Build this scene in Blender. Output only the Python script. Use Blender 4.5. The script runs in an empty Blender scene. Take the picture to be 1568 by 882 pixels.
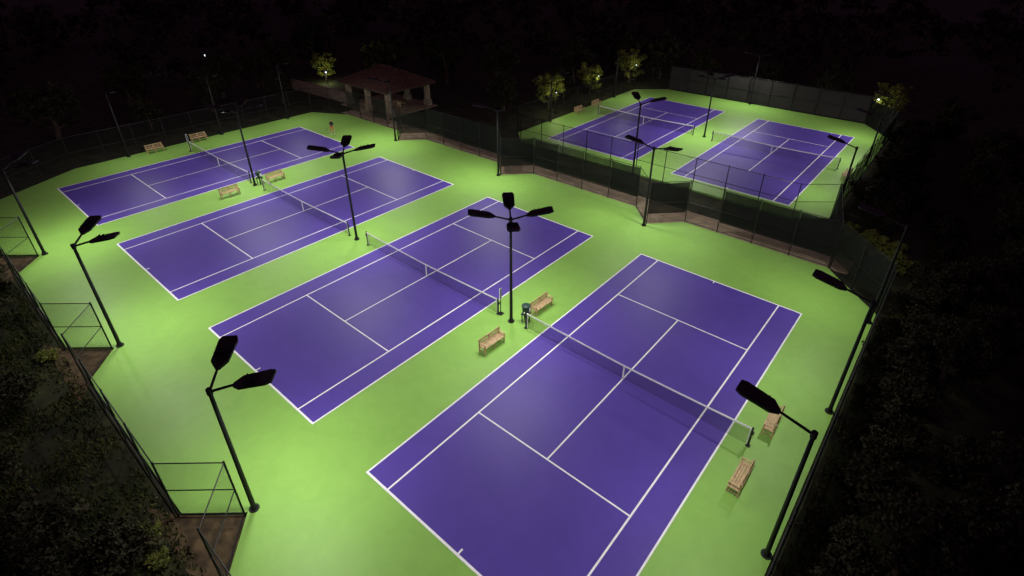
import bpy, math, random
import numpy as np
from mathutils import Vector, Matrix
random.seed(7); rng=np.random.default_rng(7)
S=bpy.context.scene
col=S.collection

# ---------------------------------------------------------------- materials
def mat(name, base, rough=.6, var=.0, scale=4., base2=None, metal=0., bump=0., spec=.3, detail=4.):
    m=bpy.data.materials.new(name); m.use_nodes=True; nt=m.node_tree; b=nt.nodes['Principled BSDF']
    b.inputs['Roughness'].default_value=rough; b.inputs['Metallic'].default_value=metal
    b.inputs['Specular IOR Level'].default_value=spec
    tc=nt.nodes.new('ShaderNodeTexCoord'); n=nt.nodes.new('ShaderNodeTexNoise')
    n.inputs['Scale'].default_value=scale; n.inputs['Detail'].default_value=detail
    nt.links.new(tc.outputs['Object'],n.inputs['Vector'])
    r=nt.nodes.new('ShaderNodeValToRGB'); r.color_ramp.elements[0].position=.32; r.color_ramp.elements[1].position=.68
    c1=[c*(1-var) for c in base]+[1]; c2=(list(base2)+[1]) if base2 else [min(1,c*(1+var)) for c in base]+[1]
    r.color_ramp.elements[0].color=c1; r.color_ramp.elements[1].color=c2
    nt.links.new(n.outputs['Fac'],r.inputs['Fac']); nt.links.new(r.outputs['Color'],b.inputs['Base Color'])
    if bump:
        bp=nt.nodes.new('ShaderNodeBump'); bp.inputs['Strength'].default_value=bump
        n2=nt.nodes.new('ShaderNodeTexNoise'); n2.inputs['Scale'].default_value=scale*6
        nt.links.new(tc.outputs['Object'],n2.inputs['Vector'])
        nt.links.new(n2.outputs['Fac'],bp.inputs['Height']); nt.links.new(bp.outputs['Normal'],b.inputs['Normal'])
    return m

def court_mat(name, base, var=.06):
    m=bpy.data.materials.new(name); m.use_nodes=True; nt=m.node_tree; b=nt.nodes['Principled BSDF']; L=nt.links.new
    b.inputs['Roughness'].default_value=.5; b.inputs['Specular IOR Level'].default_value=.3
    tc=nt.nodes.new('ShaderNodeTexCoord')
    def noise(s,d,dist=0):
        n=nt.nodes.new('ShaderNodeTexNoise'); n.inputs['Scale'].default_value=s; n.inputs['Detail'].default_value=d
        n.inputs['Distortion'].default_value=dist; L(tc.outputs['Object'],n.inputs['Vector']); return n
    a=noise(.12,5,.6); c=noise(1.3,6,1.); f=noise(60,2)
    def mr(n,lo,hi):
        r=nt.nodes.new('ShaderNodeMapRange'); r.inputs[1].default_value=.3; r.inputs[2].default_value=.7
        r.inputs[3].default_value=lo; r.inputs[4].default_value=hi; L(n.outputs['Fac'],r.inputs[0]); return r
    x=mr(a,1-var*1.6,1+var*1.6); y=mr(c,1-var*.7,1+var*.7); z=mr(f,1-var,1+var)
    m1=nt.nodes.new('ShaderNodeMath'); m1.operation='MULTIPLY'; L(x.outputs[0],m1.inputs[0]); L(y.outputs[0],m1.inputs[1])
    m2=nt.nodes.new('ShaderNodeMath'); m2.operation='MULTIPLY'; L(m1.outputs[0],m2.inputs[0]); L(z.outputs[0],m2.inputs[1])
    v=nt.nodes.new('ShaderNodeVectorMath'); v.operation='SCALE'; v.inputs[0].default_value=base; L(m2.outputs[0],v.inputs['Scale'])
    L(v.outputs[0],b.inputs['Base Color'])
    bp=nt.nodes.new('ShaderNodeBump'); bp.inputs['Strength'].default_value=.08; L(f.outputs['Fac'],bp.inputs['Height']); L(bp.outputs['Normal'],b.inputs['Normal'])
    return m

def mesh_mat(name, color, pitch, wire, square=False, extra=0.):
    """woven mesh in metres of UV: wires opaque, holes transparent"""
    m=bpy.data.materials.new(name); m.use_nodes=True; nt=m.node_tree; L=nt.links.new; b=nt.nodes['Principled BSDF']
    b.inputs['Base Color'].default_value=(*color,1); b.inputs['Roughness'].default_value=.8; b.inputs['Specular IOR Level'].default_value=.1
    t=nt.nodes.new('ShaderNodeBsdfTransparent'); mx=nt.nodes.new('ShaderNodeMixShader')
    uv=nt.nodes.new('ShaderNodeUVMap'); sp=nt.nodes.new('ShaderNodeSeparateXYZ'); L(uv.outputs[0],sp.inputs[0])
    def M(op,a,b_=None):
        n=nt.nodes.new('ShaderNodeMath'); n.operation=op
        for i,q in enumerate((a,b_)):
            if q is None: continue
            if isinstance(q,(int,float)): n.inputs[i].default_value=q
            else: L(q,n.inputs[i])
        return n.outputs[0]
    if extra:      # fabric: threads far below pixel size, only its mean cover and folds matter
        n=nt.nodes.new('ShaderNodeTexNoise'); n.inputs['Scale'].default_value=1.1; n.inputs['Detail'].default_value=3; L(uv.outputs[0],n.inputs['Vector'])
        fac=M('ADD',extra-.08,M('MULTIPLY',n.outputs['Fac'],.2))
        fac=M('MINIMUM',fac,1.)
    else:
        x,y=sp.outputs[0],sp.outputs[1]
        if not square: x,y=M('ADD',x,y),M('SUBTRACT',x,y)
        fx=M('FRACT',M('DIVIDE',x,pitch)); fy=M('FRACT',M('DIVIDE',y,pitch))
        fac=M('MAXIMUM',M('LESS_THAN',fx,wire),M('LESS_THAN',fy,wire))
    L(fac,mx.inputs[0]); L(t.outputs[0],mx.inputs[1]); L(b.outputs[0],mx.inputs[2])
    L(mx.outputs[0],nt.nodes['Material Output'].inputs[0]); return m

M_green=court_mat('green_acrylic',(.225,.435,.078))
M_purple=court_mat('purple_acrylic',(.080,.048,.300),.07)
M_line=mat('white_line_paint',(.80,.80,.80),.6,.06,3)
M_black=mat('black_painted_steel',(.009,.009,.010),.5,.3,8)
M_link=mesh_mat('chain_link',(.012,.014,.012),.05,.085)
M_net=mesh_mat('net_twine',(.005,.005,.006),.045,.17,True)
M_screen=mesh_mat('windscreen_fabric',(.008,.009,.008),.004,.25,True,.88)
M_screenb=mesh_mat('worn_windscreen_fabric',(.012,.014,.010),.004,.25,True,.72)
M_screen2=mesh_mat('grey_windscreen_fabric',(.045,.040,.040),.004,.25,True,.92)
M_white=mat('white_band',(.78,.78,.76),.6,.05,5)
M_wood=mat('teak_wood',(.48,.34,.18),.6,.22,7)
M_soil=mat('brown_soil',(.060,.040,.020),.95,.4,2.5,(.11,.075,.035),bump=.6)
M_conc=mat('tan_concrete',(.28,.22,.14),.85,.25,1.2,bump=.2)
M_grass=mat('night_grass',(.012,.013,.006),.95,.3,.9,(.034,.038,.012),bump=.8,detail=9)
M_blade=mat('grass_blades',(.030,.040,.012),.9,.3,.5,(.085,.095,.030),spec=.1)
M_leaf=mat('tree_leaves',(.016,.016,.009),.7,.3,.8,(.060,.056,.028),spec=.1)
M_leafy=mat('lit_leaves',(.08,.11,.025),.6,.3,.8,(.28,.30,.065),spec=.1)  # paler than tree_leaves: light on these leaves is put into the colour
M_bark=mat('bark',(.07,.05,.035),.9,.3,6,bump=.5)
M_roof=mat('terracotta_roof',(.070,.036,.025),.8,.3,3,(.12,.06,.038),bump=.4)
M_stone=mat('stone',(.34,.27,.18),.85,.3,3,(.42,.34,.24),bump=.5)
M_can=mat('dark_green_plastic',(.02,.05,.04),.45,.2,5)
M_lens=bpy.data.materials.new('lamp_globe'); M_lens.use_nodes=True
_b=M_lens.node_tree.nodes['Principled BSDF']; _b.inputs['Emission Color'].default_value=(.8,.95,1,1); _b.inputs['Emission Strength'].default_value=5

# ---------------------------------------------------------------- mesh builder
class MB:
    def __init__(s): s.v=[];s.f=[];s.mi=[];s.uv=[];s.mats=[]
    def m(s,mt):
        if mt not in s.mats: s.mats.append(mt)
        return s.mats.index(mt)
    def quad(s,p,mt,uv=None):
        n=len(s.v); s.v+= [tuple(q) for q in p]; s.f.append(tuple(range(n,n+len(p)))); s.mi.append(s.m(mt)); s.uv+= uv if uv else [(0,0)]*len(p)
    def hexa(s,c,mt):   # 8 corners bottom4 top4
        for i in ((3,2,1,0),(4,5,6,7),(0,1,5,4),(1,2,6,5),(2,3,7,6),(3,0,4,7)): s.quad([c[k] for k in i],mt)
    def box(s,c,d,mt,rz=0.,M=None):
        x,y,z=[q/2 for q in d]; P=[Vector(q) for q in ((-x,-y,-z),(x,-y,-z),(x,y,-z),(-x,y,-z),(-x,-y,z),(x,-y,z),(x,y,z),(-x,y,z))]
        R=Matrix.Rotation(rz,3,'Z') if M is None else M
        s.hexa([R@q+Vector(c) for q in P],mt)
    def tube(s,a,b,r1,r2,mt,n=8,caps=True):
        a=Vector(a);b=Vector(b);d=(b-a).normalized(); u=d.orthogonal().normalized(); w=d.cross(u)
        A=[a+(u*math.cos(t)+w*math.sin(t))*r1 for t in [2*math.pi*k/n for k in range(n)]]
        B=[b+(u*math.cos(t)+w*math.sin(t))*r2 for t in [2*math.pi*k/n for k in range(n)]]
        for k in range(n): j=(k+1)%n; s.quad([A[k],A[j],B[j],B[k]],mt)
        if caps: s.quad(A[::-1],mt); s.quad(B,mt)
    def data(s,name):
        me=bpy.data.meshes.new(name); me.from_pydata(s.v,[],s.f)
        for q in s.mats: me.materials.append(q)
        me.polygons.foreach_set('material_index',s.mi)
        ul=me.uv_layers.new(name='UVMap'); ul.data.foreach_set('uv',np.array(s.uv,dtype=np.float32).ravel()); me.update(); return me
    def obj(s,name,loc=(0,0,0),rz=0.,parent=None):
        o=bpy.data.objects.new(name,s.data(name)); o.location=loc; o.rotation_euler[2]=rz; col.objects.link(o)
        if parent: o.parent=parent
        return o

def poly(name,pts,z,mt,thick=0.):
    b=MB(); n=len(pts); b.quad([(x,y,z) for x,y in pts],mt)
    if thick:
        for i in range(n):
            (x1,y1),(x2,y2)=pts[i],pts[(i+1)%n]; b.quad([(x1,y1,z-thick),(x2,y2,z-thick),(x2,y2,z),(x1,y1,z)],mt)
    return b.obj(name)

# ---------------------------------------------------------------- ground
poly('ground',[(-320,-150),(200,-150),(200,420),(-320,420)],-.1,M_grass)
def notch(xs,y0,yt,w):
    out=[]
    for x in xs: out+=[(x-w,y0),(x,yt),(x+w,y0)]
    return out
SX=[-2.05,-17.2,-32.4]
south=[(-45.3,-5.8)]+notch(sorted(SX),-5.8,-4.1,1.95)+[(10.8,-5.8),(14.4,-2)]
north=[(14.4,26.6),(10.8,30.4)]+[p for x in (-2.0,-17.5,-32.8) for p in ((x+2.2,30.4),(x,28.15),(x-2.2,30.4))]+[(-45.5,30.4),(-49.9,28)]
main=south+north+[(-49.9,2.4)]
poly('green_court_surround',main,0.,M_green,.1)
far=[(-22,36.7),(6.6,36.7),(8.9,38.6),(8.9,64.8),(5.6,69.3),(-20.6,69.3),(-24.4,66),(-24.4,39)]
poly('green_far_surround',far,0.,M_green,.1)
poly('concrete_path',[(-47,30.5),(12,30.5),(12,32.6),(-47,32.6)],-.05,M_conc,.05)
for i,x in enumerate((-2.0,-17.5,-32.8)):
    poly('path_apron',[(x-2.15,30.44),(x,28.25),(x+2.15,30.44)],-.05,M_conc,.05)
for x in SX: poly('soil_patch',[(x-3.4,-6.6),(x+3.4,-6.6),(x+1.95,-5.85),(x,-4.2),(x-1.95,-5.85)],-.09,M_soil)
# grass tufts on the verge beside the courts
def tufts(n,x0,x1,y0,y1):
    P=np.stack([rng.uniform(x0,x1,n),rng.uniform(y0,y1,n)],1); keep=(np.sin(P[:,0]*1.7)+np.sin(P[:,1]*2.3+P[:,0]*.6)+rng.normal(size=n)*.8)>-.5; P=P[keep]; n=len(P)
    a=rng.random(n)*6.28; w=.03+.04*rng.random(n); h=.08+.16*rng.random(n); lx,ly=rng.normal(size=n)*.07,rng.normal(size=n)*.07
    z=np.full(n,-.1); A=np.stack([P[:,0]-w*np.cos(a),P[:,1]-w*np.sin(a),z],1); B=np.stack([P[:,0]+w*np.cos(a),P[:,1]+w*np.sin(a),z],1); C=np.stack([P[:,0]+lx,P[:,1]+ly,z+h],1)
    return np.stack([A,B,C],1).reshape(-1,3)
V=np.concatenate([tufts(26000,-34,2,-13,-6.1),tufts(5000,14.8,17.5,2,30)]); k=len(V)//3
me=bpy.data.meshes.new('grass'); me.from_pydata(V.tolist(),[],[(3*i,3*i+1,3*i+2) for i in range(k)]); me.materials.append(M_blade); col.objects.link(bpy.data.objects.new('grass',me))

# ---------------------------------------------------------------- courts
def court(x0,y0,rot=0.):
    b=MB(); z=.004; W,Ln=10.97,23.77
    b.quad([(0,0,z),(W,0,z),(W,Ln,z),(0,Ln,z)],M_purple)
    def line(xa,ya,xb,yb,w,zz):
        if xa==xb: b.quad([(xa-w/2,ya,zz),(xa+w/2,ya,zz),(xa+w/2,yb,zz),(xa-w/2,yb,zz)],M_line)
        else: b.quad([(xa,ya-w/2,zz),(xb,ya-w/2,zz),(xb,ya+w/2,zz),(xa,ya+w/2,zz)],M_line)
    h=.04
    for x in (h,1.37,W-1.37,W-h): line(x,.1,x,Ln-.1,.08,.008)
    for y in (.05,Ln-.05): line(0,y,W,y,.1,.008)
    for y in (5.485,18.285): line(1.41,y,W-1.41,y,.075,.008)
    line(W/2,5.525,W/2,18.245,.075,.008)
    line(W/2,.1,W/2,.32,.075,.008); line(W/2,Ln-.32,W/2,Ln-.1,.075,.008)
    o=b.obj('tennis_court',(x0,y0,0),rot)
    n=MB(); y=11.885; xa,xb=-.91,W+.91; N=24
    hh=lambda x: .914+.156*abs((x-W/2)/((xb-xa)/2))**1.4
    for k in range(N):
        p,q=xa+(xb-xa)*k/N, xa+(xb-xa)*(k+1)/N
        n.quad([(p,y,.04),(q,y,.04),(q,y,hh(q)-.06),(p,y,hh(p)-.06)],M_net,[(p,.04),(q,.04),(q,hh(q)),(p,hh(p))])
        n.hexa([(p,y-.012,hh(p)-.07),(q,y-.012,hh(q)-.07),(q,y+.012,hh(q)-.07),(p,y+.012,hh(p)-.07),(p,y-.012,hh(p)+.02),(q,y-.012,hh(q)+.02),(q,y+.012,hh(q)+.02),(p,y+.012,hh(p)+.02)],M_white)
    n.box((W/2,y-.004,.46),(.07,.045,.9),M_white)
    for x in (xa-.04,xb+.04):
        n.tube((x,y,0),(x,y,1.12),.045,.045,M_black,10); n.tube((x,y,1.12),(x,y,1.15),.052,.03,M_black,10)
        n.box((x,y,.01),(.2,.2,.02),M_black); n.box((x+(.06 if x>5 else -.06),y,.82),(.07,.09,.16),M_black)
    for x in (xa,xb): n.box((x+(.05 if x<0 else -.05),y,.55),(.03,.03,1.0),M_white)
    n.obj('tennis_net',(x0,y0,0),rot)
for x,y,r in ((0,0,0),(-15.0,-.05,0),(-30.15,-.08,0),(-45.5,-.05,0),(-20.58,39.65,-.008),(-5.25,39.1,-.007)): court(x,y,r)

# ---------------------------------------------------------------- fences
def fence(pts,name='chain_link_fence',h=3.05,screen=None,smat=None,gaps=(),sz=(.75,2.95),mid=True):
    b=MB(); s=0.
    for (x1,y1),(x2,y2) in zip(pts[:-1],pts[1:]):
        L=math.hypot(x2-x1,y2-y1); n=max(1,round(L/3.)); dx,dy=(x2-x1)/L,(y2-y1)/L; nx,ny=-dy,dx
        for k in range(n+1):
            px,py=x1+dx*L*k/n,y1+dy*L*k/n
            if k or pts[0]==(x1,y1):
                b.tube((px,py,-.1),(px,py,h+.05),.038,.038,M_black,8)
                b.tube((px,py,h+.05),(px,py,h+.1),.045,.01,M_black,8)
        for z in ([.08,h*.5,h] if mid else [.08,h]):
            b.tube((x1,y1,z),(x2,y2,z),.024,.024,M_black,6)
        b.quad([(x1+nx*.03,y1+ny*.03,.05),(x2+nx*.03,y2+ny*.03,.05),(x2+nx*.03,y2+ny*.03,h),(x1+nx*.03,y1+ny*.03,h)],M_link,[(s,0),(s+L,0),(s+L,h),(s,h)])
        if screen:
            for k in range(n):
                if (k+int(s))%5 in gaps: continue
                mt=M_screenb if (smat is M_screen and random.random()<.3) else smat
                a0,a1=L*k/n+.05,L*(k+1)/n-.05; s1,s2=.08*random.random(),.08*random.random(); N=5
                for j in range(N):   # slightly slack top edge, billowing cloth
                    t0,t1=j/N,(j+1)/N; f=lambda t:(a0+(a1-a0)*t, .05+.05*math.sin(math.pi*t)*s1*10, sz[1]-s2*math.sin(math.pi*t))
                    (u0,o0,h0),(u1,o1,h1)=f(t0),f(t1)
                    b.quad([(x1+dx*u0-nx*o0,y1+dy*u0-ny*o0,sz[0]),(x1+dx*u1-nx*o1,y1+dy*u1-ny*o1,sz[0]),(x1+dx*u1-nx*o1,y1+dy*u1-ny*o1,h1),(x1+dx*u0-nx*o0,y1+dy*u0-ny*o0,h0)],mt,[(s+u0,sz[0]),(s+u1,sz[0]),(s+u1,sz[1]),(s+u0,sz[1])])
        s+=L
    return b.obj(name)
off=.12
fence([(x,y-off) for x,y in south])
fence([(14.52,-2),(14.52,26.6)],name='windscreen_fence',screen=1,smat=M_screen,sz=(.1,2.95))
nf=[(x,y+off) for x,y in north]
NH=dict(h=3.5,sz=(.8,3.42))
fence(nf[:5],name='windscreen_fence',screen=1,smat=M_screen,gaps=(3,),**NH)
fence(nf[4:9],name='windscreen_fence',screen=1,smat=M_screen,gaps=(),**NH)
fence(nf[8:12],name='windscreen_fence',screen=1,smat=M_screen,gaps=(1,3))
fence([nf[11]]+[nf[12],(-50.0,28),(-50.0,2.4),(-45.3,-5.9)])
fence([(-24.5,39),(-22,36.6),(6.6,36.6),(9.0,38.6)])
fence([(9.0,38.6),(9.0,64.8),(5.6,69.45)],name='windscreen_fence',screen=1,smat=M_screen,sz=(.1,2.95))
fence([(5.6,69.45),(-20.6,69.45)],name='windscreen_fence',screen=1,smat=M_screen2,sz=(.1,3.3),h=3.4)
fence([(-20.6,69.45),(-24.5,66),(-24.5,39)])
fence([(10.9,30.6),(9.1,38.5)],name='windscreen_fence',screen=1,smat=M_screen,sz=(.1,2.95))

# ---------------------------------------------------------------- floodlights
POW=272.
def floodlight(x,y,h,dirs,p=1.,R=1.62,rise=.38,tilt=.45):
    e=bpy.data.objects.new('floodlight_pole',None); e.location=(x,y,0); col.objects.link(e)
    b=MB()
    b.tube((0,0,0),(0,0,.05),.2,.2,M_black,12); b.tube((0,0,.05),(0,0,.22),.13,.11,M_black,12)
    b.tube((0,0,.05),(0,0,h),.095,.07,M_black,12); b.tube((0,0,h-.12),(0,0,h+.12),.1,.1,M_black,12)
    for a in dirs:
        ca,sa=math.cos(a),math.sin(a); P=lambda r,w,z:(ca*r-sa*w,sa*r+ca*w,h+z)
        b.tube(P(.03,0,0),P(R-.62,0,rise*.75),.05,.045,M_black,8)
        s=.12
        prof=[(R-.78,.07,rise*.62),(R-.5,.30,rise*.86),(R+.42,.34,rise+s),(R+.62,.26,rise+s*1.3)]
        for (r1,w1,z1),(r2,w2,z2) in zip(prof[:-1],prof[1:]):
            b.hexa([P(r1,-w1,z1-.05),P(r2,-w2,z2-.05),P(r2,w2,z2-.05),P(r1,w1,z1-.05),P(r1,-w1,z1+.05),P(r2,-w2,z2+.05),P(r2,w2,z2+.05),P(r1,w1,z1+.05)],M_black)
        for k in range(5): # cooling fins
            r=R-.35+k*.17; b.hexa([P(r,-.24,rise+.07),P(r+.03,-.24,rise+.07),P(r+.03,.24,rise+.07),P(r,.24,rise+.07),P(r,-.24,rise+.13),P(r+.03,-.24,rise+.13),P(r+.03,.24,rise+.13),P(r,.24,rise+.13)],M_black)
        l=bpy.data.lights.new('led_panel','AREA'); l.shape='DISK'; l.size=.55; l.energy=POW*p; l.color=(1.,.985,.96); l.spread=math.radians(162)
        lo=bpy.data.objects.new('led_panel',l); col.objects.link(lo); lo.parent=e; lo.location=P(R+.0,0,rise-.06)
        d=Vector((ca*tilt,sa*tilt,-1)); lo.rotation_euler=d.to_track_quat('-Z','Y').to_euler()
    o=b.obj('pole_and_heads',parent=e)
q=math.pi/4
for x in SX: floodlight(x+.05,-3.85,6.35,[q,3*q],1.08,tilt=.4)
for x in (-2.02,-17.3,-32.8): floodlight(x,11.8,6.75,[q,3*q,5*q,7*q],.97,tilt=.6)
floodlight(-1.98,27.8,6.35,[math.radians(188),math.radians(348)],1.1)
for x in (-17.55,-32.9): floodlight(x,27.95,6.3,[5*q,7*q],1.1,tilt=.45)
for y in (-1.6,7.4,16.4,25.4): floodlight(14.2,y,6.4,[math.pi],R=1.85,tilt=.5,p=1.05)
for y in (7,16.4,24.5): floodlight(-49.6,y,6.4,[0],.7,R=1.85)
floodlight(-7.8,36.25,6.8,[q,3*q])
floodlight(-7.3,51.7,6.4,[q,3*q,5*q,7*q],tilt=.6)
for y in (42.8,53.6,62.5): floodlight(8.75,y,4.8,[math.pi],R=1.7,p=.85)
for y in (45,60): floodlight(-24.2,y,5.6,[0],R=1.7,p=.6)
floodlight(-8.3,69.0,6.3,[5*q,7*q])

# ---------------------------------------------------------------- benches
def bench_data():
    b=MB(); Lh=.82   # length along y, faces +x
    for y in (-Lh+.08,0,Lh-.08):
        b.box((.22,y,.21),(.06,.06,.42),M_wood); b.box((-.22,y,.43),(.06,.06,.86),M_wood)
        b.box((0,y,.39),(.42,.05,.06),M_wood)
    for y in (-Lh+.08,Lh-.08):
        b.box((.01,y,.64),(.5,.07,.035),M_wood); b.box((.22,y,.53),(.05,.05,.2),M_wood); b.box((0,y,.14),(.4,.035,.04),M_wood)
    for i in range(5): b.box((.22-.105*i,0,.437),(.085,2*Lh,.028),M_wood)
    for z in (.82,.56): b.box((-.20,0,z),(.03,2*Lh,.07),M_wood)
    for i in range(13): b.box((-.20,-Lh+.13+i*.1235,.69),(.02,.05,.2),M_wood)
    return b.data('park_bench')
BD=bench_data()
for x,y,r in ((-1.35,9.4,0),(-1.35,13.85,0),(-32.2,9.3,0),(-32.4,13.6,0),(-49.0,9.3,0),(-49.2,13.8,0),(12.35,13.7,math.pi),(12.3,9.75,math.pi),(-23.6,50.3,0),(-23.6,54.3,0),(7.9,49,math.pi)):
    o=bpy.data.objects.new('park_bench',BD); o.location=(x,y,0); o.rotation_euler[2]=r+random.uniform(-.05,.05); col.objects.link(o)

for x,y in ((-1.35,12.35),(-32.75,12.3)):
    b=MB()
    for dx in (-.17,.17):
        for dy in (-.17,.17): b.box((dx,dy,.3),(.05,.05,.6),M_can)
    b.box((0,0,.6),(.46,.46,.05),M_can); b.tube((0,0,.63),(0,0,1.12),.2,.24,M_can,16); b.tube((0,0,1.12),(0,0,1.17),.26,.26,M_can,16); b.tube((0,0,1.17),(0,0,1.24),.24,.1,M_can,16)
    b.box((.0,-.26,.8),(.06,.08,.06),M_white); b.box((.25,0,.92),(.02,.2,.25),M_white)
    b.obj('water_cooler_stand',(x,y,0),.3)
for x,y in ((-2.98,11.95),(-46.5,11.8)):
    b=MB(); b.tube((0,0,0),(0,0,1.9),.03,.03,M_black,8); b.box((0,0,1.45),(.05,.16,.8),M_white); b.box((0.03,0,1.45),(.02,.1,.7),M_can); b.box((0,0,.02),(.3,.3,.04),M_black)
    b.obj('score_keeper',(x,y,0))

# ---------------------------------------------------------------- pavilion
pe=bpy.data.objects.new('picnic_pavilion',None); pe.location=(-45.3,36.8,-.1); col.objects.link(pe)
b=MB(); b.box((0,0,.06),(10.2,8.2,.12),M_conc); b.obj('floor_slab',parent=pe)
for i,(x,y) in enumerate([(-4.2,-3.2),(0,-3.2),(4.2,-3.2),(4.2,3.2),(0,3.2),(-4.2,3.2)]):
    b=MB(); b.box((x,y,.5),(.8,.8,.8),M_stone); b.box((x,y,1.92),(.55,.55,2.04),M_stone); b.box((x,y,2.97),(.7,.7,.08),M_stone); b.obj('column_%d'%(i+1),parent=pe)
b=MB()
for y in (-3.2,3.2): b.box((0,y,3.13),(9.2,.25,.24),M_bark)
for x in (-4.2,4.2): b.box((x,0,3.13),(.25,6.1,.238),M_bark)
b.obj('beams',parent=pe)
b=MB(); X,Y,z0,z1,rx=5.1,4.1,3.2,5.2,1.2
E=[(-X,-Y,z0),(X,-Y,z0),(X,Y,z0),(-X,Y,z0)];A,B=(-rx,0,z1),(rx,0,z1)
b.quad([E[0],E[1],B,A],M_roof);b.quad([E[1],E[2],B],M_roof);b.quad([E[2],E[3],A,B],M_roof);b.quad([E[3],E[0],A],M_roof)
for i in range(4):
    p,r=E[i],E[(i+1)%4]; b.quad([(p[0],p[1],z0-.18),(r[0],r[1],z0-.18),r,p],M_bark)
b.tube((-rx,0,z1+.03),(rx,0,z1+.03),.09,.09,M_roof,8)
for c,a in ((E[0],A),(E[1],B),(E[2],B),(E[3],A)): b.tube(c,a,.07,.07,M_roof,6)
for k in range(1,7):   # tile courses
    t=k/7; R_=[tuple(Vector(e)*(1-t)+Vector(a)*t+Vector((0,0,.03))) for e,a in ((E[0],A),(E[1],B),(E[2],B),(E[3],A))]
    for i in range(4): b.tube(R_[i],R_[(i+1)%4],.035,.035,M_roof,4,False)
b.quad([(p[0],p[1],z0-.18) for p in E[::-1]],M_bark)
b.obj('hip_roof',parent=pe)
b=MB(); b.box((0,0,.74),(1.8,.8,.05),M_wood); b.box((0,.7,.45),(1.8,.28,.05),M_wood); b.box((0,-.7,.45),(1.8,.28,.05),M_wood)
for x in (-.6,.6): b.box((x,0,.37),(.08,.6,.7),M_wood); b.box((x,0,.4),(.06,1.5,.06),M_wood)
b.obj('picnic_table',parent=pe,loc=(1.5,0,.12))
b=MB()
for k in range(9): b.box((k*1.5,0,.6),(1.46,.35,1.4+.04*(k%2)),M_stone)
b.box((6,0,1.36),(13.6,.42,.08),M_stone); b.obj('stone_wall',(-62.5,33.2,-.1),.05)

# ---------------------------------------------------------------- vegetation
def leaves(centres,radii,n,size,flat=.75):
    ci=rng.integers(0,len(centres),n); d=rng.normal(size=(n,3)); d/=np.linalg.norm(d,axis=1)[:,None]
    rr=radii[ci][:,None]*(rng.random((n,1))**.45); P=centres[ci]+d*rr*np.array([1,1,flat])
    u=rng.normal(size=(n,3)); u/=np.linalg.norm(u,axis=1)[:,None]; w=np.cross(u,rng.normal(size=(n,3))); w/=np.linalg.norm(w,axis=1)[:,None]
    s=size*(.5+rng.random((n,1))); V=np.stack([P-u*s,P-w*s*.55,P+u*s,P+w*s*.55],1); return V.reshape(-1,3)
def tree_mesh(name,H,R,leafm,nl=5200,size=.13,bush=False,nc=26):
    b=MB()
    th=.3*H if not bush else .05*H
    pts=[]
    p=Vector((0,0,-.1)); r=.045*H if not bush else .05
    for k in range(4):
        q_=p+Vector((random.uniform(-.12,.12)*H*.3,random.uniform(-.12,.12)*H*.3,H*.17)); b.tube(p,q_,r,r*.75,M_bark,8,False); p=q_; r*=.75
        for j in range(3):
            a=random.uniform(0,6.28); l=R*random.uniform(.5,.9); m=p+Vector((math.cos(a)*l*.5,math.sin(a)*l*.5,H*.07)); e=m+Vector((math.cos(a+.3)*l*.45,math.sin(a+.3)*l*.45,H*.08))
            b.tube(p,m,r*.55,r*.35,M_bark,6,False); b.tube(m,e,r*.35,r*.12,M_bark,5,False); pts.append(tuple(e)); pts.append(tuple(m))
    cs=[];rs=[]
    for k in range(nc):
        a=rng.random()*6.28; rad=R*math.sqrt(rng.random())*.85; z=(th+(H-th)*(.2+.75*rng.random()*(1-.5*(rad/R)**2)))
        cs.append((math.cos(a)*rad,math.sin(a)*rad,z)); rs.append(R*rng.uniform(.16,.34))
    for c in pts: cs.append(c); rs.append(R*rng.uniform(.15,.26))
    V=leaves(np.array(cs),np.array(rs),nl,size)
    n0=len(b.v); mi=b.m(leafm); b.v+= [tuple(v) for v in V]; k=len(V)//4
    b.f+=[(n0+4*i,n0+4*i+1,n0+4*i+2,n0+4*i+3) for i in range(k)]; b.mi+=[mi]*k; b.uv+=[(0,0)]*(4*k)
    return b.data(name)
T1=tree_mesh('oak_a',6,2.6,M_leaf); T2=tree_mesh('oak_b',5,2.2,M_leaf); T3=tree_mesh('oak_c',7.5,3.4,M_leaf,6500,.15)
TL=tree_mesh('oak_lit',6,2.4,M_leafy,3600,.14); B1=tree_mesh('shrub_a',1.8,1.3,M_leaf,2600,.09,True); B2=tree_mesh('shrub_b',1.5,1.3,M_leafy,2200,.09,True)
def put(name,d,x,y,s=1.,z=-.1):
    o=bpy.data.objects.new(name,d); o.location=(x,y,z); o.rotation_euler[2]=random.uniform(0,6.28); o.scale=(s*random.uniform(.9,1.1),s*random.uniform(.9,1.1),s); col.objects.link(o)
put('oak_tree',T3,-20.8,-9.2,.85)
for x,y,s in ((-24.5,-9.6,1.0),(-28.5,-9.3,.95),(-14.5,-13.5,1),(-37,-10.5,.9),(-44,-11,1.1),(-52,-6,1),(-9.5,-14.5,1)): put('oak_tree',random.choice((T1,T2)),x,y,s)
for x,y in ((-4.4,-9.5),(-6.6,-9.8),(-5.2,-11),(-8,-11.3),(-11.2,-10.4),(-13.5,-10.8),(-2.6,-8.8),(-16,-8.6),(-26,-8),(-33,-8.2),(-3.6,-7.8)): put('shrub',B1,x,y,random.uniform(.8,1.3))
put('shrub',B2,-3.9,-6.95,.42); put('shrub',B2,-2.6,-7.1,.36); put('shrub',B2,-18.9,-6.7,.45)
for i in range(34):
    y=4+i*1.9+random.uniform(-.8,.8); x=17.6+random.choice((0,2.2,4.6))+random.uniform(-.6,.6)+(0 if y<28 else .5)
    put('oak_tree',random.choice((T1,T2)),x,y,random.uniform(.55,.8))
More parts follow.
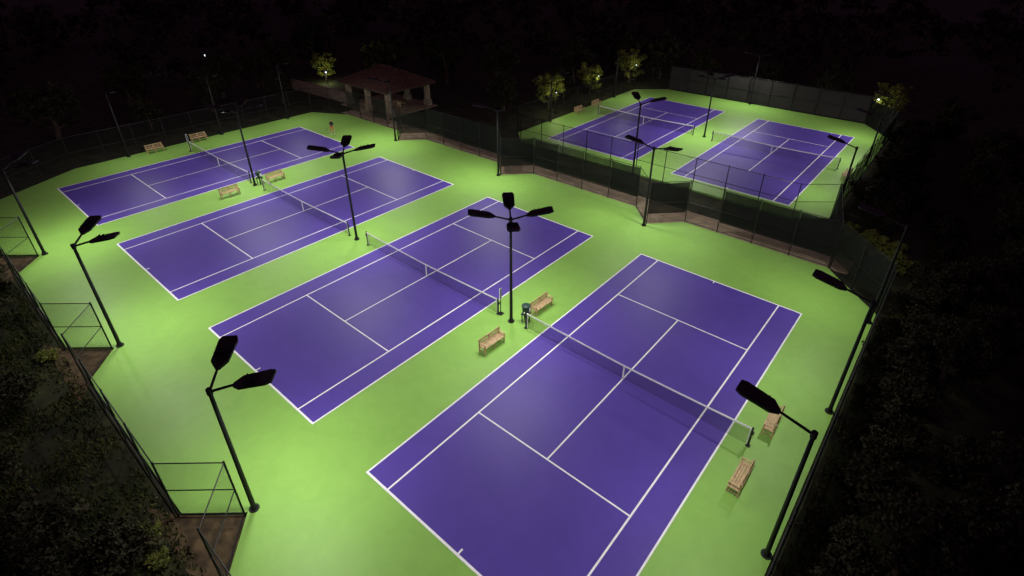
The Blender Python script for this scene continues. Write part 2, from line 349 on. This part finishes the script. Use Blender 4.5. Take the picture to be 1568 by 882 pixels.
for i in range(24): put('shrub',B1,16.0+random.uniform(-.2,1.0),3+i*1.7+random.uniform(-.5,.5),random.uniform(.8,1.2))
for i in range(16): put('shrub',B1,11.5+random.uniform(-.9,2.5),40+i*1.9+random.uniform(-.5,.5),random.uniform(1.,1.5))
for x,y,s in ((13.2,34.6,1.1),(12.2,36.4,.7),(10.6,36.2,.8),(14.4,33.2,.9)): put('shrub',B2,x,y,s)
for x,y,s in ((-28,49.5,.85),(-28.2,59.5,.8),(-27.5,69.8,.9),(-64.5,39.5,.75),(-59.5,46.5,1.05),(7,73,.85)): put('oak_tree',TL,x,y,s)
for x,y,s in ((-30,54,.9),(-32,45,.8),(-34,64,1.1),(-31,72,1),(-25,75,1),(-55,44,1.1),(-48,50,1.1),(-40,52,1),(-68,30,.9),(-72,36,1),(-60,20,.9),(-58,12,.8),(-62,4,.9),(-66,24,.9),(-57,28,.6),(-18,75,.9),(-9,76,1),(0,75,.9),(14,70,.9),(-70,14,1),(-76,44,1)): put('oak_tree',random.choice((T1,T2,T3)),x,y,s)
cs=[];rs=[]
for k in range(260):
    a=math.radians(random.uniform(85,190)); d=random.uniform(92,210); cx,cy=14+d*math.cos(a),-7+d*math.sin(a)
    H=random.uniform(5,10)
    for j in range(7): cs.append((cx+random.uniform(-3,3),cy+random.uniform(-3,3),H*random.uniform(.25,1))); rs.append(random.uniform(1.0,2.2))
V=leaves(np.array(cs),np.array(rs),48000,.45); me=bpy.data.meshes.new('distant_trees'); k=len(V)//4
me.from_pydata(V.tolist(),[],[(4*i,4*i+1,4*i+2,4*i+3) for i in range(k)]); me.materials.append(M_leaf); o=bpy.data.objects.new('distant_trees',me); col.objects.link(o)

# ---------------------------------------------------------------- small background lamps, some added only to brighten trees
def lamp(x,y,h,pw,c=(.85,.95,1),r=.16):
    b=MB(); b.tube((0,0,-.1),(0,0,h-.15),.05,.035,M_black,8); b.box((0,0,.0),(.25,.25,.2),M_black); b.tube((0,0,h-.18),(0,0,h-.12),.1,.1,M_black,10); b.tube((0,0,h+r*1.0),(0,0,h+r*1.0+.05),.2,.05,M_black,10)
    for k in range(6):
        a0,a1=-math.pi/2+math.pi*k/6,-math.pi/2+math.pi*(k+1)/6
        b.tube((0,0,h+r*math.sin(a0)*.9),(0,0,h+r*math.sin(a1)*.9),max(.01,r*math.cos(a0)),max(.01,r*math.cos(a1)),M_lens,12,False)
    e=b.obj('street_and_fill_lamp',(x,y,0))
    l=bpy.data.lights.new('bulb','POINT'); l.energy=pw; l.color=c; l.shadow_soft_size=.15; lo=bpy.data.objects.new('bulb',l); lo.location=(0,.0,h-.45); lo.parent=e; col.objects.link(lo)
lamp(-88.8,22.4,3.2,25,r=.24); lamp(-81.5,29,3,8,r=.16)
lamp(-62.3,38.3,1.6,170,(1,1,.55),.10); lamp(-25.9,48.3,2.6,100,(1,1,.5),.05); lamp(-26.0,58.3,3.0,60,(1,1,.5),.05); lamp(-57.2,45.2,5.2,60,(.6,1,.4),.06); lamp(6,71.6,2.6,60,(1,1,.6),.10); lamp(-25.7,68.3,3,60,(1,1,.55),.06)  # mostly fill lamps, added beside the trees to brighten their crowns

# ---------------------------------------------------------------- tennis player
def person(x,y,rz):
    J={'pel':(0,0,.95,.13,.10),'wst':(0,.0,1.08,.125,.09),'ch':(0,0,1.28,.15,.10),'nk0':(0,0,1.45,.07,.065),'nk':(0,.01,1.52,.052,.052),'hd':(0,.03,1.60,.075,.085),'hd2':(0,.025,1.70,.078,.088),'top':(0,.01,1.77,.05,.055)}
    E=[('pel','wst'),('wst','ch'),('ch','nk0'),('nk0','nk'),('nk','hd'),('hd','hd2'),('hd2','top')]
    for s,t in ((1,'R'),(-1,'L')):
        fy=.14*s
        J['sh'+t]=(.19*s,0,1.40,.06,.06);J['el'+t]=(.27*s,-.02,1.13,.043,.043);J['wr'+t]=(.27*s,.12,.92,.028,.03);J['pm'+t]=(.265*s,.16,.85,.04,.018)
        J['hp'+t]=(.09*s,0,.90,.09,.095);J['kn'+t]=(.12*s,fy+.03,.50,.058,.06);J['an'+t]=(.13*s,fy-.02,.10,.038,.042);J['he'+t]=(.13*s,fy-.05,.045,.04,.035);J['to'+t]=(.15*s,fy+.15,.035,.042,.028)
        E+=[('ch','sh'+t),('sh'+t,'el'+t),('el'+t,'wr'+t),('wr'+t,'pm'+t),('pel','hp'+t),('hp'+t,'kn'+t),('kn'+t,'an'+t),('an'+t,'he'+t),('he'+t,'to'+t)]
    def skin(J,E,name,root,lv=2):
        ks=list(J); me=bpy.data.meshes.new(name); me.from_pydata([J[k][:3] for k in ks],[(ks.index(a),ks.index(c)) for a,c in E],[])
        o=bpy.data.objects.new(name,me); col.objects.link(o); o.modifiers.new('s','SKIN'); sv=me.skin_vertices[0].data
        for i,k in enumerate(ks): sv[i].radius=J[k][3:5]; sv[i].use_root=(k==root)
        m=o.modifiers.new('d','SUBSURF'); m.levels=lv; m.render_levels=lv
        dg=bpy.context.evaluated_depsgraph_get(); me2=bpy.data.meshes.new_from_object(o.evaluated_get(dg)); bpy.data.objects.remove(o); return me2
    e=bpy.data.objects.new('tennis_player',None); e.location=(x,y,0); e.rotation_euler[2]=rz; col.objects.link(e)
    ms=[mat('skin',(.45,.26,.17),.5,.05,5),mat('navy_shirt',(.02,.025,.03),.8,.1,5),mat('orange_shorts',(.60,.16,.04),.8,.1,5),mat('hair',(.02,.014,.01),.6,.2,30),mat('shoes',(.6,.6,.6),.6,.1,5)]
    me=skin(J,E,'body','pel')
    for m in ms: me.materials.append(m)
    for p in me.polygons:
        c=p.center; z=c.z; p.use_smooth=True
        p.material_index=4 if z<.1 else 0 if z<.52 else (2 if z<1.0 and abs(c.x)<.225 else 1 if (z<1.49 and not (abs(c.x)>.2 and z<1.14)) else (3 if z>1.71 or (z>1.6 and c.y<.0) else 0))
    o=bpy.data.objects.new('body',me); o.parent=e; col.objects.link(o)
    for s in (1,-1):
        for k,(dx,l) in enumerate(((-.03,.075),(-.01,.085),(.01,.08),(.028,.062),(0,.05))):
            if k<4: J2={'a':(.265*s+dx*.8,.165,.84,.009,.009),'b':(.265*s+dx,.19,.84-l*.5,.008,.008),'c':(.265*s+dx,.185,.84-l,.007,.007)}
            else: J2={'a':(.25*s,.17,.875,.011,.011),'b':(.225*s,.2,.85,.009,.009),'c':(.225*s,.21,.82,.008,.008)}
            f=skin(J2,[('a','b'),('b','c')],'finger_%d'%k,'a',1); f.materials.append(ms[0]); fo=bpy.data.objects.new('finger_%d'%k,f); fo.parent=e; col.objects.link(fo)
    b=MB(); b.tube((0,.115,1.61),(0,.128,1.595),.016,.012,ms[0],6)
    for s in (1,-1): b.tube((.08*s,.02,1.6),(.09*s,.015,1.61),.025,.02,ms[0],8); b.box((.03*s,.112,1.635),(.02,.01,.01),ms[3])
    b.box((0,.112,1.565),(.045,.01,.008),ms[2]); b.obj('face',parent=e)
    b=MB(); b.tube((.27,.17,.83),(.29,.45,.72),.015,.013,M_black,8)
    for k in range(16):
        a,c=k*math.pi/8,(k+1)*math.pi/8; f=lambda t:(.30+.13*math.cos(t),.62+.17*math.sin(t),.66-.06*math.sin(t)); b.tube(f(a),f(c),.011,.011,M_black,6,False)
    b.obj('racket',parent=e)
person(-40.1,24.7,math.radians(200))

# ---------------------------------------------------------------- world, camera
w=bpy.data.worlds.new('World'); S.world=w; w.use_nodes=True
nt=w.node_tree; bg=nt.nodes['Background']; bg.inputs[0].default_value=(.055,.020,.050,1); bg.inputs[1].default_value=.9
cam=bpy.data.cameras.new('camera'); co=bpy.data.objects.new('camera',cam); col.objects.link(co); S.camera=co
yaw,pit,rol=2.266,-.519,.005
fw=Vector((math.cos(pit)*math.cos(yaw),math.cos(pit)*math.sin(yaw),math.sin(pit))); r=Vector((math.sin(yaw),-math.cos(yaw),0)); u=r.cross(fw)
r2=r*math.cos(rol)+u*math.sin(rol); u2=-r*math.sin(rol)+u*math.cos(rol)
co.matrix_world=Matrix(((r2.x,u2.x,-fw.x,14.548),(r2.y,u2.y,-fw.y,-7.323),(r2.z,u2.z,-fw.z,19.78),(0,0,0,1)))
cam.sensor_width=36; cam.sensor_fit='HORIZONTAL'; cam.lens=821.954/1568*36; cam.shift_x=-11.611/1568; cam.shift_y=-68.703/1568; cam.clip_end=1000; cam.clip_start=.1
S.view_settings.view_transform='Standard'; S.view_settings.look='None'; S.view_settings.exposure=0
